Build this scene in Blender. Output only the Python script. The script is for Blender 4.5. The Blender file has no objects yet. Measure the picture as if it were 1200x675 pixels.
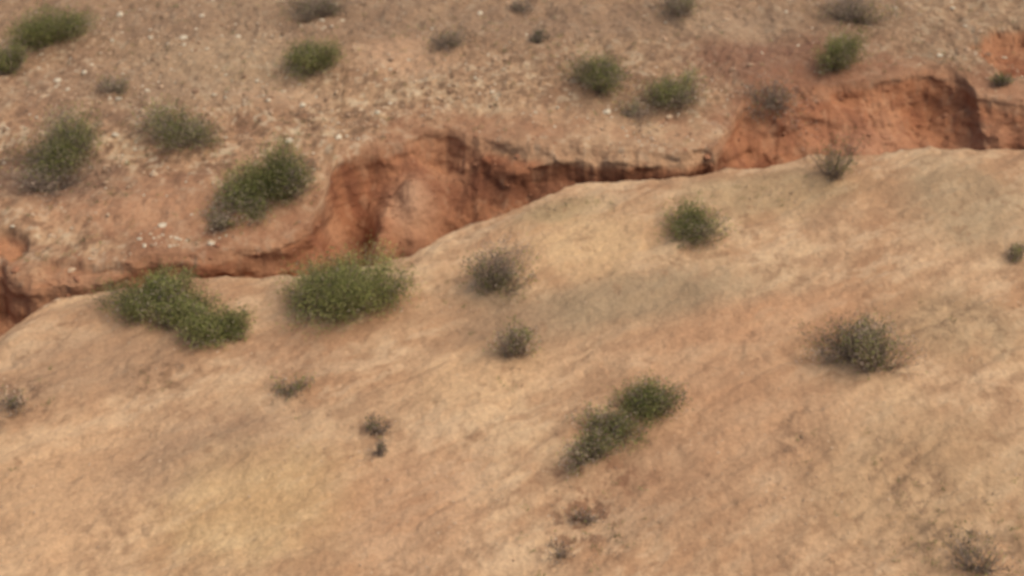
import bpy, math, numpy as np
from mathutils import Vector
rng=np.random.default_rng(7)
# ------------------------------------------------------------ camera geometry (metres)
PITCH=math.radians(38); DIST=25.0; K=0.72/1200
CAM=np.array([0,-DIST*math.cos(PITCH),DIST*math.sin(PITCH)])
FW=np.array([0,math.cos(PITCH),-math.sin(PITCH)]); UP=np.array([0,math.sin(PITCH),math.cos(PITCH)])
def G(u,v,z=0.0):
    """survey: photo measurement -> plan metres on the ground plane"""
    u=np.asarray(u,float); v=np.asarray(v,float)
    a=(u-600)*K; b=(337.5-v)*K
    dy=FW[1]+UP[1]*b; dz=FW[2]+UP[2]*b
    t=(z-CAM[2])/dz
    return a*t, CAM[1]+dy*t, t
# ------------------------------------------------------------ noise
TAB=rng.random((256,256))
def vn(x,y,s=0):
    x=x+s*17.31; y=y+s*9.77
    xi=np.floor(x).astype(int); yi=np.floor(y).astype(int)
    fx=x-xi; fy=y-yi; fx=fx*fx*fx*(fx*(fx*6-15)+10); fy=fy*fy*fy*(fy*(fy*6-15)+10)
    a=TAB[xi&255,yi&255]; b=TAB[(xi+1)&255,yi&255]; c=TAB[xi&255,(yi+1)&255]; d=TAB[(xi+1)&255,(yi+1)&255]
    return (a+(b-a)*fx)*(1-fy)+(c+(d-c)*fx)*fy
def fbm(x,y,f=1,o=5,s=0,g=0.5):
    r=0;a=1;t=0
    for i in range(o):
        c,sn=math.cos(i*0.9),math.sin(i*0.9)
        r=r+a*(vn((x*c-y*sn)*f,(x*sn+y*c)*f,s+i*3)-0.5); t+=a; a*=g; f*=2.03
    return r/t*2
def sm(t):
    t=np.clip(t,0,1); return t*t*(3-2*t)
# ------------------------------------------------------------ gully plan
NR=[(-700,560),(-300,470),(-100,420),(0,388),(20,374),(50,354),(75,344),(100,337),(150,331),(200,320),(260,320),(345,319),(385,310),(440,301),(480,292),(500,281),(530,266),(565,253),(600,241),(640,226),(680,212),(720,208),(780,206),(815,200),(850,192),(900,187),(950,179),(1000,175),(1050,173),(1100,169),(1150,167),(1200,167),(1400,170),(1900,120)]
FR=[(-700,480),(-300,400),(-100,340),(0,292),(15,302),(40,306),(90,308),(150,300),(175,288),(210,284),(260,280),(300,274),(340,264),(365,250),(378,225),(390,190),(405,174),(430,163),(470,150),(500,138),(525,136),(545,146),(600,153),(660,157),(685,163),(740,167),(800,166),(835,156),(855,140),(872,108),(900,92),(940,90),(980,88),(1030,82),(1060,74),(1085,69),(1110,70),(1130,82),(1145,100),(1200,112),(1400,110),(1900,40)]
def line(P):
    p=np.array(P,float); x,y,_=G(p[:,0],p[:,1]); return x,y
nx,ny=line(NR); fx_,fy_=line(FR)
gx_=np.linspace(-16,16,641); gy_=np.interp(gx_,fx_,fy_); kk=np.exp(-np.linspace(-2.2,2.2,61)**2); kk/=kk.sum()
gsm=np.convolve(np.pad(gy_,30,mode='edge'),kk,'valid')
def fsm(x): return np.interp(x,gx_,gsm)   # smoothed far rim
def col(P):
    p=np.array(P,float); x,_,_=G(p[:,0],np.full(len(p),210.0)); return x,p[:,1]
cx,cv=col([(0,.35),(150,.18),(340,.22),(390,.5),(450,.38),(520,.42),(560,.18),(650,.08),(850,.08),(880,.24),(1000,.18),(1060,.28),(1100,.5),(1140,.28),(1200,.24)])
c2x,c2v=col([(0,.4),(340,.5),(380,.05),(520,.05),(560,.20),(660,.5),(850,.6),(890,.10),(1200,.12)])
s2x,s2v=col([(0,.35),(340,.3),(540,.6),(600,.85),(680,.5),(850,.42),(900,1.0),(1200,1.0)])
dx_,dv=col([(0,1.4),(150,1.2),(340,1.3),(450,1.9),(600,1.9),(700,1.5),(850,1.5),(950,1.5),(1200,1.5)])
def rims(x):
    yn=np.interp(x,nx,ny)+0.15*fbm(x,x*0,1.3,6,s=4,g=.68)
    yf=np.interp(x,fx_,fy_)+0.18*fbm(x,x*0,1.0,5,s=9,g=.55)
    return yn,np.maximum(yf,yn+0.4)
def bl(x,y,u,v,ru,rv,rot=0,p=1.0):
    """soft elliptical patch on the ground"""
    x0,y0,t=G(u,v); ax=ru*K*t; ay=rv*K*t/math.sin(PITCH)
    c,s=math.cos(rot),math.sin(rot); X=(x-x0)*c+(y-y0)*s; Y=-(x-x0)*s+(y-y0)*c
    return np.exp(-((X/ax)**2+(Y/ay)**2)**p)
def base(x,y):
    r=np.hypot(x,y)
    h=0.09*fbm(x,y,.22,3,s=1)+0.08*fbm(x,y,.8,4,s=2)
    h=h+np.clip((r-30)/200,0,1)*6*fbm(x,y,.012,4,s=6)
    far=sm((y-fsm(x)+.4)/1.8)
    h=h+far*(0.18*fbm(x,y,1.0,6,s=11,g=.64))
    q=fbm((x*.83+y*.56)*.3,(y*.83-x*.56),.8,4,s=25,g=.5)
    h=h+(1-far)*(0.06*fbm((x*.83+y*.56)*.45,(y*.83-x*.56),1.2,6,s=21,g=.64)+.03*fbm(x,y,3.5,4,s=23,g=.6)-.03*sm(1-np.abs(q)*5))
    # the near bank rolls over gently into the channel
    h=h-.10*sm(1-(np.interp(x,nx,ny)-y)/.7)*(1-far)
    return h
def height(x,y,full=False):
    yn,yf=rims(x)
    b=base(x,y)
    wx=0.34*fbm(x,y,1.0,4,s=31,g=.5)
    s=yf-y; inside=(s>0)&(y>yn)
    W=np.clip((yf-yn)/1.6,.35,1)
    sw=s+wx*W*sm(s/0.5)
    r=y-yn
    c1=np.interp(x,cx,cv)*(1+.5*fbm(x,x*0,.9,3,s=35)); D=np.interp(x,dx_,dv)
    c2=np.interp(x,c2x,c2v)*(1+.3*fbm(x,x*0,1.1,3,s=36)); s2=np.interp(x,s2x,s2v)
    F=.65*c1*sm(sw/0.7)+.35*c1*sm((sw-.14)/.3)+0.36*np.maximum(sw-0.2,0)+c2*sm((sw-s2)/.17)
    F=F+0.016*np.sin(F*15+5*fbm(x,y,.7,3,s=41))*sm(sw/.4)
    F=F-0.50*bl(x,y,482,198,30,34)-0.35*bl(x,y,445,226,16,26)+0.6*bl(x,y,412,215,20,30)-0.3*bl(x,y,400,262,40,12)
    F=F+0.22*bl(x,y,560,212,60,20)+0.35*bl(x,y,1095,92,25,14)-0.25*bl(x,y,1055,118,22,20)-0.2*bl(x,y,930,118,30,18)+.3*bl(x,y,512,152,24,8)
    lump=fbm(x,y,1.1,5,s=51,g=.46); rid=1-np.abs(fbm(x,y,1.0,3,s=55,g=.5))*4
    F=F-(0.15*lump+.03*np.clip(rid,-1,1))*W*sm(sw/.35)
    blk=fbm(x,y,1.9,3,s=58); F=F-.05*sm((blk-.18)/.16)*sm(sw/.3)
    F=F+.6*sm(1-r/.5)*sm(s/.3)
    F=np.maximum(F,0.0)
    F=D-np.log1p(np.exp(np.clip((D-F)*7,-30,30)))/7
    F=np.maximum(F,0)
    N=D*sm((r+.06)/0.24)-D*sm(.06/.24)
    d=np.where(inside,np.maximum(np.minimum(F,N),0),0)
    x0,y0,_=G(110,300)
    wn=.35*fbm(x,y,1.2,5,s=63,g=.6)
    e=bl(x,y,1215,58,80,36)+wn*.7; hol=0.45*sm((e-.30)/.35)*sm((bl(x,y,1215,58,110,55)-.1)*4)+.12*lump*sm((e-.3)/.3)
    e2=bl(x,y,2,284,30,20)+wn*.7; hol=hol+0.25*sm((e2-.35)/.4)*sm((bl(x,y,2,284,55,40)-.1)*4)
    yl=y0+0.05*np.sin(x*5)+0.2*fbm(x,x*0,2,4,s=61)
    st=0.15*sm((yl-y)/.12)*sm((x-G(40,300)[0])/.3)*sm((G(178,300)[0]-x)/.25)*(y>yn)
    d2=d+np.where(inside,0,1)*hol
    d2=d2+st*np.where(d>0.16,0,1)
    z=b-d2
    if full: return z,d2,s,r,inside,hol
    return z
# ------------------------------------------------------------ ground sheet
def geo(a,b,n):
    return a+np.sign(b-a)*(np.geomspace(.05,abs(b-a)+.05,n)-.05)
xs=np.concatenate([geo(-13.5,-1500,50)[:0:-1],np.linspace(-13.5,13.5,1150),geo(13.5,1500,50)[1:]])
yn,yf=rims(xs); C=len(xs)
rows=[]
gn=geo(0,1500,40)[1:]
for g in gn[::-1]: rows.append(-8.0-g+0*xs)
for t in np.linspace(0,1,300)[:-1]: rows.append(-8+(yn+8)*t)
tt=np.concatenate([np.linspace(0,.12,22)[:-1],np.linspace(.12,.8,130)[:-1],np.linspace(.8,1,60)[:-1]])
for t in tt: rows.append(yn+(yf-yn)*t)
for t in np.linspace(0,1,310): rows.append(yf+(13-yf)*t)
for g in gn: rows.append(13+g+0*xs)
Y=np.array(rows); R_=len(Y); X=np.broadcast_to(xs,Y.shape)
Xf=X.ravel().astype(float); Yf=Y.ravel()
Z,dep,S,Rr,ins,hol=height(Xf,Yf,True)
def lin(c):
    c=np.array(c)/255.0; return np.where(c<.04045,c/12.92,((c+.055)/1.055)**2.4)
GAIN=np.array([.80,.86,.87])
def A(r,g,b): return lin((r,g,b))*GAIN
def mix(c,k,m): m=np.clip(m,0,1)[:,None]; return c*(1-m)+k*m
x,y=Xf,Yf
near=sm((np.interp(x,nx,ny)-y)/0.1+0.5)
colr=np.tile(A(197,154,115),(len(x),1))
L1=fbm(x,y,.5,5,s=71); L2=fbm(x,y,2.0,5,s=72,g=.6); L3=fbm((x*.83+y*.56)*.45,y*.83-x*.56,1.0,5,s=73,g=.6); L4=fbm(x,y,6,4,s=74,g=.65)
L5=fbm((x*.83+y*.56)*.4,y*.83-x*.56,2.8,5,s=75,g=.7)
colr=mix(colr,A(174,126,90),.75*sm(L3*1.8+.3)); colr=mix(colr,A(212,172,130),.7*sm(L1*2.0+.2)*sm(L2+.7))
colr=mix(colr,A(162,120,88),.55*sm(L5*3)); colr=mix(colr,A(216,178,138),.45*sm(-L5*3-.1))
for (u,v,ru,rv,rot,c,st) in [(740,352,150,30,.25,(160,132,100),.8),(1130,235,70,60,0,(166,140,106),.6),(230,530,130,36,.5,(158,120,92),.65),(120,420,120,40,.4,(170,130,98),.7),(300,590,120,60,.3,(208,168,116),.5),(690,285,80,40,.3,(212,170,124),.8),(560,440,90,30,.5,(210,166,122),.6),(480,600,90,70,.3,(186,136,100),.5),(870,480,120,90,.6,(182,134,98),.6),(900,375,150,25,.3,(190,138,100),.5),(1080,560,140,70,.2,(184,148,108),.5),(660,245,60,14,.4,(160,134,96),.6),(900,225,110,28,.2,(168,138,100),.6),(40,600,120,90,0,(206,160,118),.6),(1120,380,80,40,0,(178,144,106),.6),(350,400,70,40,0,(168,124,92),.5),(760,570,90,50,.3,(166,124,92),.5),(590,375,60,30,0,(160,126,96),.6),(190,345,120,26,.3,(170,126,92),.5)]:
    m=bl(x,y,u,v,ru,rv,rot)
    colr=mix(colr,A(*c),st*sm(m*1.3+ .7*L2*m))
colr=mix(colr,A(148,108,78),.55*sm((L4-.06)*3)*sm(L2*2+.1)*near)
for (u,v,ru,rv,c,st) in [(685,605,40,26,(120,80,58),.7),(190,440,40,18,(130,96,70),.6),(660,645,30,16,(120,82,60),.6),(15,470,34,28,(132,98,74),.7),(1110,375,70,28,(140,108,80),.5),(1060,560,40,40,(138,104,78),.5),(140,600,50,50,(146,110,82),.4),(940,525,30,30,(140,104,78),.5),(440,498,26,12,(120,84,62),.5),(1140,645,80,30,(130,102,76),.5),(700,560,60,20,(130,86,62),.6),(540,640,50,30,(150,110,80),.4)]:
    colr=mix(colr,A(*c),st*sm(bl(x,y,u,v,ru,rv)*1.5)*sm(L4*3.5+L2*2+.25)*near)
farc=np.tile(A(174,132,98),(len(x),1))
farc=mix(farc,A(140,100,74),.85*sm(L2*1.8+.3)); farc=mix(farc,A(200,162,122),.75*sm(L1*2+.15)*sm(L4+.6)); farc=mix(farc,A(214,186,150),.6*sm((L4-.15)*4))
farc=mix(farc,A(114,84,62),.7*sm((L4*-1-.12)*4))
farc=mix(farc,A(150,118,90),.55*sm((y-5.5)/4))
for (u,v,ru,rv,c,st) in [(150,225,150,30,(172,122,90),.5),(480,65,60,25,(196,152,116),.7),(250,80,110,50,(180,148,114),.5),(650,140,120,20,(196,150,112),.6),(60,200,80,34,(124,92,74),.7),(110,110,120,40,(142,108,84),.5),(230,250,180,25,(178,128,94),.7),(920,70,110,35,(130,86,66),.7),(500,25,500,25,(150,118,92),.5),(740,120,90,26,(132,102,76),.5),(770,155,80,14,(204,166,126),.7),(1180,100,60,14,(190,142,106),.6),(330,110,60,14,(190,150,116),.5),(860,30,60,20,(180,146,114),.4)]:
    farc=mix(farc,A(*c),st*sm(bl(x,y,u,v,ru,rv)*1.4))
nm=near[:,None]; colr=colr*nm+farc*(1-nm)
red=np.tile(A(170,111,76),(len(x),1)); red=mix(red,A(144,88,60),sm(L2*1.6+.4)); red=mix(red,A(190,134,96),.7*sm(fbm(x,y,1.1,4,s=81)*2+.1))
band=fbm(x*.4,dep*7,1,4,s=82); red=mix(red,A(128,78,54),.5*sm(band*2+.1)*sm((.8-dep)*3))
red=mix(red,A(192,148,114),.8*bl(x,y,482,200,34,28)); red=mix(red,A(176,116,78),.7*bl(x,y,560,215,70,32)); red=mix(red,A(190,136,102),.7*bl(x,y,1050,132,90,22))
thin=np.maximum(bl(x,y,640,172,90,22),bl(x,y,770,184,110,22))
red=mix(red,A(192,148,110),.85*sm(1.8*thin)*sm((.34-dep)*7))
red=mix(red,A(108,64,44),.75*sm(1.8*thin)*sm((dep-.34)*6))  # crevice shadow painted into the lower wall colour of the narrow stretch
red=mix(red,A(184,138,104),.7*bl(x,y,110,316,60,10))
red=mix(red,A(122,78,56),.35*sm((L4-.1)*3)); red=mix(red,A(192,146,110),.3*sm((-L4-.15)*3))
red=mix(red,A(104,62,42),.6*sm((dep-.9)*1.5))  # shade of the deep crack put into the colour, darker with depth
mk=sm((dep-.02)/.2+.15*L2)*(dep>0.01); mk=np.maximum(mk,sm(Rr/.05)*sm(S/.25)*.6*ins)
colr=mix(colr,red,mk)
Sf=y-fsm(x)
colr=mix(colr,A(158,106,76),.55*sm(1-np.abs(Sf)/1.1+.9*L2)*(1-mk)*(1-near)*(1-.8*sm(1.5*thin)))
colr=np.clip(colr,.01,.9)
gm=sm(dep/.15)*sm(S/.1)*ins
Xd=Xf+.06*gm*fbm(Xf,Z*1.5+Yf*.7,2.0,4,s=87,g=.5); Yd=Yf+.10*gm*fbm(Xf,Z*2.0+Yf*.4,1.8,4,s=88,g=.5); Zd=Z+.02*gm*fbm(Xf,Yf,6,3,s=89)
def set_mesh(me,V,F4,cols):
    n=F4.shape[1]
    me.vertices.add(len(V)); me.vertices.foreach_set("co",V.astype(np.float32).ravel())
    me.loops.add(F4.size); me.loops.foreach_set("vertex_index",F4.astype(np.int32).ravel())
    me.polygons.add(len(F4)); me.polygons.foreach_set("loop_start",np.arange(0,F4.size,n,dtype=np.int32))
    me.update(calc_edges=True)
    a=me.color_attributes.new(name="Col",type='FLOAT_COLOR',domain='POINT')
    a.data.foreach_set("color",np.hstack([cols,np.ones((len(cols),1))]).astype(np.float32).ravel())
def obj(name,V,F,cols,mat,smooth=False):
    me=bpy.data.meshes.new(name); set_mesh(me,V,F,cols)
    me.polygons.foreach_set("use_smooth",np.full(len(F),smooth)); me.materials.append(mat)
    o=bpy.data.objects.new(name,me); bpy.context.scene.collection.objects.link(o); return o
def mat(name,rough=.95,bump=None,transl=0,var=.25):
    m=bpy.data.materials.new(name); m.use_nodes=True; nt=m.node_tree; N=nt.nodes; Lk=nt.links
    p=N["Principled BSDF"]; p.inputs["Roughness"].default_value=rough; p.inputs["Specular IOR Level"].default_value=.15
    at=N.new("ShaderNodeAttribute"); at.attribute_name="Col"
    tc=N.new("ShaderNodeTexCoord"); nz=N.new("ShaderNodeTexNoise"); nz.inputs["Scale"].default_value=14; nz.inputs["Detail"].default_value=3; nz.inputs["Roughness"].default_value=.7
    Lk.new(tc.outputs["Object"],nz.inputs["Vector"])
    mr=N.new("ShaderNodeMapRange"); mr.inputs[1].default_value=.3; mr.inputs[2].default_value=.7; mr.inputs[3].default_value=1-var; mr.inputs[4].default_value=1+var
    Lk.new(nz.outputs["Fac"],mr.inputs[0])
    mx=N.new("ShaderNodeVectorMath"); mx.operation='SCALE'; Lk.new(at.outputs["Color"],mx.inputs[0]); Lk.new(mr.outputs[0],mx.inputs["Scale"])
    Lk.new(mx.outputs[0],p.inputs["Base Color"])
    if bump:
        n2=N.new("ShaderNodeTexNoise"); n2.inputs["Scale"].default_value=5; n2.inputs["Detail"].default_value=4; n2.inputs["Roughness"].default_value=.66
        Lk.new(tc.outputs["Object"],n2.inputs["Vector"])
        b=N.new("ShaderNodeBump"); b.inputs["Strength"].default_value=1; b.inputs["Distance"].default_value=bump
        Lk.new(n2.outputs["Fac"],b.inputs["Height"]); Lk.new(b.outputs[0],p.inputs["Normal"])
    if transl:
        t=N.new("ShaderNodeBsdfTranslucent"); Lk.new(mx.outputs[0],t.inputs[0]); ms=N.new("ShaderNodeMixShader"); ms.inputs[0].default_value=transl
        Lk.new(p.outputs[0],ms.inputs[1]); Lk.new(t.outputs[0],ms.inputs[2]); Lk.new(ms.outputs[0],N["Material Output"].inputs[0])
    return m
idx=np.arange(R_*C).reshape(R_,C)
F=np.stack([idx[:-1,:-1],idx[:-1,1:],idx[1:,1:],idx[1:,:-1]],-1).reshape(-1,4)
m_ground=mat("desert_soil",bump=.055,var=.15)
obj("ground",np.stack([Xd,Yd,Zd],1),F,colr,m_ground,True)
# ------------------------------------------------------------ vegetation
m_leaf=mat("shrub_foliage",rough=.8,transl=.4,var=.12)
GR=np.array([[.27,.275,.085],[.36,.34,.12],[.16,.17,.06],[.33,.28,.13]])
DR=np.array([[.42,.32,.23],[.34,.26,.20],[.50,.39,.28],[.30,.23,.16]])
def blades(P,Dr,Ln,W,c):
    n=len(P); Dr=Dr/np.linalg.norm(Dr,axis=1,keepdims=True)
    q=rng.normal(size=(n,3)); sd=np.cross(Dr,q); sd/=np.linalg.norm(sd,axis=1,keepdims=True)
    Ln=Ln[:,None]; W=W[:,None]
    V=np.stack([P,P+Dr*Ln*.5+sd*W*.5,P+Dr*Ln,P+Dr*Ln*.5-sd*W*.5],1).reshape(-1,3)
    F=np.arange(4*n).reshape(n,4); return V,F,np.repeat(c,4,0)
def tubes(P0,P1,P2,r0,c,k=5):
    n=len(P0); T=np.linspace(0,1,k)[None,:,None]
    Cc=(1-T)**2*P0[:,None]+2*T*(1-T)*P1[:,None]+T**2*P2[:,None]
    d=P2-P0; d/=np.linalg.norm(d,axis=1,keepdims=True)+1e-9
    a=np.cross(d,rng.normal(size=(n,3))); a/=np.linalg.norm(a,axis=1,keepdims=True); b=np.cross(d,a)
    rr=r0[:,None,None]*(1-.75*T)
    V=np.stack([Cc+rr*(a[:,None]*math.cos(t)+b[:,None]*math.sin(t)) for t in (0,2.094,4.189)],2)
    id_=np.arange(n*k*3).reshape(n,k,3); F=[]
    for j in range(3):
        j2=(j+1)%3; F.append(np.stack([id_[:,:-1,j],id_[:,:-1,j2],id_[:,1:,j2],id_[:,1:,j]],-1).reshape(-1,4))
    return V.reshape(-1,3),np.concatenate(F),np.repeat(c,k*3,0)
def join(parts):
    V=[];F=[];Cc=[];o=0
    for v,f,c in parts: V.append(v);F.append(f+o);Cc.append(c);o+=len(v)
    return np.concatenate(V),np.concatenate(F),np.concatenate(Cc)
def shrub(name,u,v,w,h,green,dens=1.0,tone=1.0,flat=1.0):
    _,_,t=G(u,v); sc=K*t; R=w*sc/2
    H=max((h*sc-R*1.0)/.79,.6*R)*flat
    x0,y0,_=G(u,v,H*.42); x0=float(x0);y0=float(y0)
    nl=max(4,int(5+R*5)); la=rng.uniform(0,6.28,nl); lr=np.sqrt(rng.random(nl))*.6*R; lx=lr*np.cos(la); ly=lr*np.sin(la)
    lR=R*rng.uniform(.34,.6,nl); lH=H*rng.uniform(.6,1.05,nl)*(1-.35*(lr/R)**2)
    lg=np.clip(green+rng.normal(0,.22,nl),0,1); lt=rng.uniform(.65,1.3,nl)
    ns=int((60+330*R*R)*max(dens,.5)); k=rng.integers(0,nl,ns)
    ph=rng.uniform(0,6.28,ns); rr=rng.random(ns)**.55
    ex=lx[k]+lR[k]*rr*np.cos(ph); ey=ly[k]+lR[k]*rr*np.sin(ph); ez=lH[k]*np.sqrt(np.maximum(1-.8*rr**2,.05))*rng.uniform(.6,1.03,ns)
    f=R/np.quantile(np.hypot(ex,ey),.93); ex*=f; ey*=f
    ez*=H/np.quantile(ez,.95)
    bx=lx[k]*.45+rng.normal(0,.05,ns); by=ly[k]*.45+rng.normal(0,.05,ns)
    P0=np.stack([bx,by,np.full(ns,-.03)],1); P2=np.stack([ex,ey,ez],1)
    P1=np.stack([bx*.5+ex*.5,by*.5+ey*.5,ez*.35],1)+rng.normal(0,.05*R,(ns,3))
    dry=DR[rng.integers(0,4,ns)]*.75
    parts=[tubes(P0,P1,P2*1.0,np.full(ns,.005)+.003*rng.random(ns),dry)]
    nb=int(ns*32*dens); s=rng.integers(0,ns,nb); T=(.35+.66*rng.random(nb)**.8)[:,None]
    P=(1-T)**2*P0[s]+2*T*(1-T)*P1[s]+T**2*P2[s]+rng.normal(0,.07*R+.02,(nb,3))
    P[:,2]=np.maximum(P[:,2],.01)
    Dd=(P2[s]-P1[s])/ (np.linalg.norm(P2[s]-P1[s],axis=1,keepdims=True)+1e-6)+rng.normal(0,.8,(nb,3))+np.array([0,0,.2])
    sg=np.clip(lg[k][s]+rng.normal(0,.15,ns)[s]+.35*(P[:,2]/H-.5),0,1)
    isg=rng.random(nb)<sg
    c=np.where(isg[:,None],GR[rng.choice(4,nb,p=[.4,.25,.2,.15])],DR[rng.integers(0,4,nb)])*tone*(lt[k]*(.85+.3*rng.random(ns)))[s][:,None]
    keep=rng.random(nb)<(.5+.5*sg)
    P,Dd,c=P[keep],Dd[keep],c[keep]; nb=len(P)
    parts.append(blades(P,Dd,rng.uniform(.03,.06,nb),rng.uniform(.014,.028,nb),c))
    V,F,c=join(parts)
    e=.3*R; hh=height(np.array([x0,x0+e,x0-e,x0,x0]),np.array([y0,y0,y0,y0+e,y0-e]))
    z0=float(hh[0]); gx=np.clip((hh[1]-hh[2])/(2*e),-.35,.35); gy=np.clip((hh[3]-hh[4])/(2*e),-.35,.35)
    V[:,2]+=V[:,0]*gx+V[:,1]*gy
    o=obj(name,V,F,c,m_leaf); o.location=(x0,y0,z0); return o
SH=[(58,36,100,62,.85,1),(8,68,50,48,.75,1),(372,66,84,68,.9,1),(65,165,124,88,.6,1),(212,147,106,64,.5,.9),(326,200,106,92,1,1.2),(288,234,76,48,.65,1),(174,342,106,62,.95,1.1),(214,356,88,60,.9,1.1),(252,375,88,66,.9,1.1),(415,342,152,102,1,1.2),(590,312,94,90,.35,.8),(603,400,58,60,.5,.8),(338,447,56,38,.5,.5),(750,472,98,74,.8,.9),(716,500,92,68,.7,.8),(688,528,84,68,.6,.75),(812,266,84,66,.8,1),(986,404,108,86,.45,.75),(1034,418,96,94,.35,.75),(978,186,66,76,.45,.55),(704,90,84,66,.75,.9),(792,104,82,62,.65,.9),(982,58,70,66,.95,1),(1197,292,28,28,.5,.7),(1182,90,34,20,.5,.6)]
for a in SH: shrub("desert_shrub",*a)
DS=[(256,250,64,36,.2,.7),(134,97,50,34,.12,.6),(525,50,62,34,.1,.6),(372,8,90,30,.1,.7),(905,92,110,64,.05,.5,.9),(1150,655,104,46,.2,.25),(18,470,56,46,.1,.25),(440,497,44,18,.05,.35,.8),(446,526,16,24,.05,.3,.8),(800,6,80,26,.2,.6),(610,6,40,18,.05,.6),(630,45,24,14,.05,.8,.8),(1000,12,110,26,.2,.5),(745,130,60,24,.2,.5),(60,205,110,30,.1,.5),(682,600,50,20,.05,.2,.9),(655,640,50,18,.05,.2,.9)]
for a in DS: shrub("dry_shrub",*a)
# ------------------------------------------------------------ dry grass (one mass)
def scatter(n,w):
    u=rng.uniform(-150,1350,n*4); v=rng.uniform(-60,720,n*4); x,y,_=G(u,v)
    p=w(x,y,u,v); k=rng.random(len(x))<p; return x[k][:n],y[k][:n]
PT=[(190,440,40,20,.5),(690,610,60,35,.5),(660,242,50,12,.7),(900,232,60,22,.4),(1120,370,60,25,.3),(1060,560,50,40,.3),(940,530,30,30,.3),(1130,640,90,40,.5),(340,460,40,20,.3),(20,465,40,30,.4),(560,350,40,40,.25),(600,440,20,20,.4)]
def wg(x,y,u,v):
    a,b=rims(x); far=y>b+.05; nr=y<a-.05
    p=np.zeros(len(x))
    for q in PT: p+=q[4]*bl(x,y,*q[:4])
    return np.where(far,.14+.5*sm(fbm(x,y,.9,4,s=91)*2),np.where(nr,p*.8,0))
tx,ty=scatter(5200,wg)
nb=9; X0=np.repeat(tx,nb)+rng.normal(0,.035,len(tx)*nb); Y0=np.repeat(ty,nb)+rng.normal(0,.035,len(tx)*nb)
P=np.stack([X0,Y0,height(X0,Y0)-.005],1); n=len(P)
Dd=rng.normal(0,.6,(n,3)); Dd[:,2]=np.abs(Dd[:,2])+.35
tone=np.repeat(rng.uniform(.7,1.3,len(tx)),nb)[:,None]
gg=np.repeat(rng.random(len(tx))<.35,nb)[:,None]
c=np.where(gg,np.array([.30,.28,.12]),np.array([.40,.29,.19]))*tone
V,F,c=blades(P,Dd,rng.uniform(.04,.10,n),rng.uniform(.008,.014,n),c)
obj("dry_grass",V,F,c,m_leaf)
# ------------------------------------------------------------ gravel (one mass)
bpy.ops.mesh.primitive_ico_sphere_add(subdivisions=1,radius=1); ic=bpy.context.object
iv=np.array([q.co[:] for q in ic.data.vertices]); iF=np.array([q.vertices[:] for q in ic.data.polygons]); bpy.data.objects.remove(ic)
def wgr(x,y,u,v):
    a,b=rims(x); far=y>b; nr=y<a-.02
    return np.where(far,.10+.8*sm(fbm(x,y,.7,4,s=95)*2.4)+.3*bl(x,y,250,85,130,50),np.where(nr,.03+.16*sm((fbm(x,y,.8,4,s=96)-.1)*3),.2))
gx,gy=scatter(10500,wgr); n=len(gx); a_,b_=rims(gx)
r=np.clip(rng.lognormal(math.log(.02),.55,n),.007,.085); r=np.where(gy<a_,np.minimum(r*.6,.022),r)
sc=r[:,None]*rng.uniform(.6,1.3,(n,3))*np.array([1.1,1.1,.65]); th=rng.uniform(0,6.28,n)
V=iv[None]*sc[:,None]*(1+rng.uniform(-.22,.22,(n,len(iv),1)))
cx_,sx_=np.cos(th)[:,None],np.sin(th)[:,None]
V=np.stack([V[:,:,0]*cx_-V[:,:,1]*sx_,V[:,:,0]*sx_+V[:,:,1]*cx_,V[:,:,2]],-1)
V+=np.stack([gx,gy,height(gx,gy)+r*.1],1)[:,None]
F=(iF[None]+(np.arange(n)*len(iv))[:,None,None]).reshape(-1,3)
pal=np.array([A(212,188,158),A(184,146,114),A(150,114,88),A(200,164,130)]); c=pal[rng.choice(4,n,p=[.25,.35,.2,.2])]
ins_=(gy>a_)&(gy<b_); c[ins_]=A(162,110,80); nr=gy<a_; c[nr]=pal[rng.choice([1,3],nr.sum())]
obj("gravel",V.reshape(-1,3),F,np.repeat(c,len(iv),0),mat("stone",var=.2))
# ------------------------------------------------------------ light, sky, camera
sc_=bpy.context.scene
w=bpy.data.worlds.new("World"); sc_.world=w; w.use_nodes=True
sky=w.node_tree.nodes.new("ShaderNodeTexSky"); sky.sky_type='NISHITA'; sky.sun_disc=False
EL=math.radians(60); AZ=math.radians(95)
sky.sun_elevation=EL; sky.sun_rotation=AZ; sky.dust_density=5; sky.air_density=1
bg=w.node_tree.nodes["Background"]; w.node_tree.links.new(sky.outputs[0],bg.inputs[0]); bg.inputs[1].default_value=.15
sl=bpy.data.lights.new("sun",'SUN'); sl.energy=1.7; sl.angle=math.radians(45); sl.color=(1,.94,.85)
so=bpy.data.objects.new("sun",sl); sc_.collection.objects.link(so)
sd=Vector((math.sin(AZ)*math.cos(EL),math.cos(AZ)*math.cos(EL),math.sin(EL))); so.rotation_euler=sd.to_track_quat('Z','Y').to_euler()
cd=bpy.data.cameras.new("camera"); cd.lens=50; cd.sensor_width=36; cd.clip_end=5000; cd.clip_start=.1
cd.dof.use_dof=True; cd.dof.focus_distance=8; cd.dof.aperture_fstop=1.8
co=bpy.data.objects.new("camera",cd); sc_.collection.objects.link(co); co.location=CAM; co.rotation_euler=(math.pi/2-PITCH,0,0)
sc_.camera=co
sc_.view_settings.view_transform='Standard'; sc_.view_settings.look='None'; sc_.view_settings.exposure=0
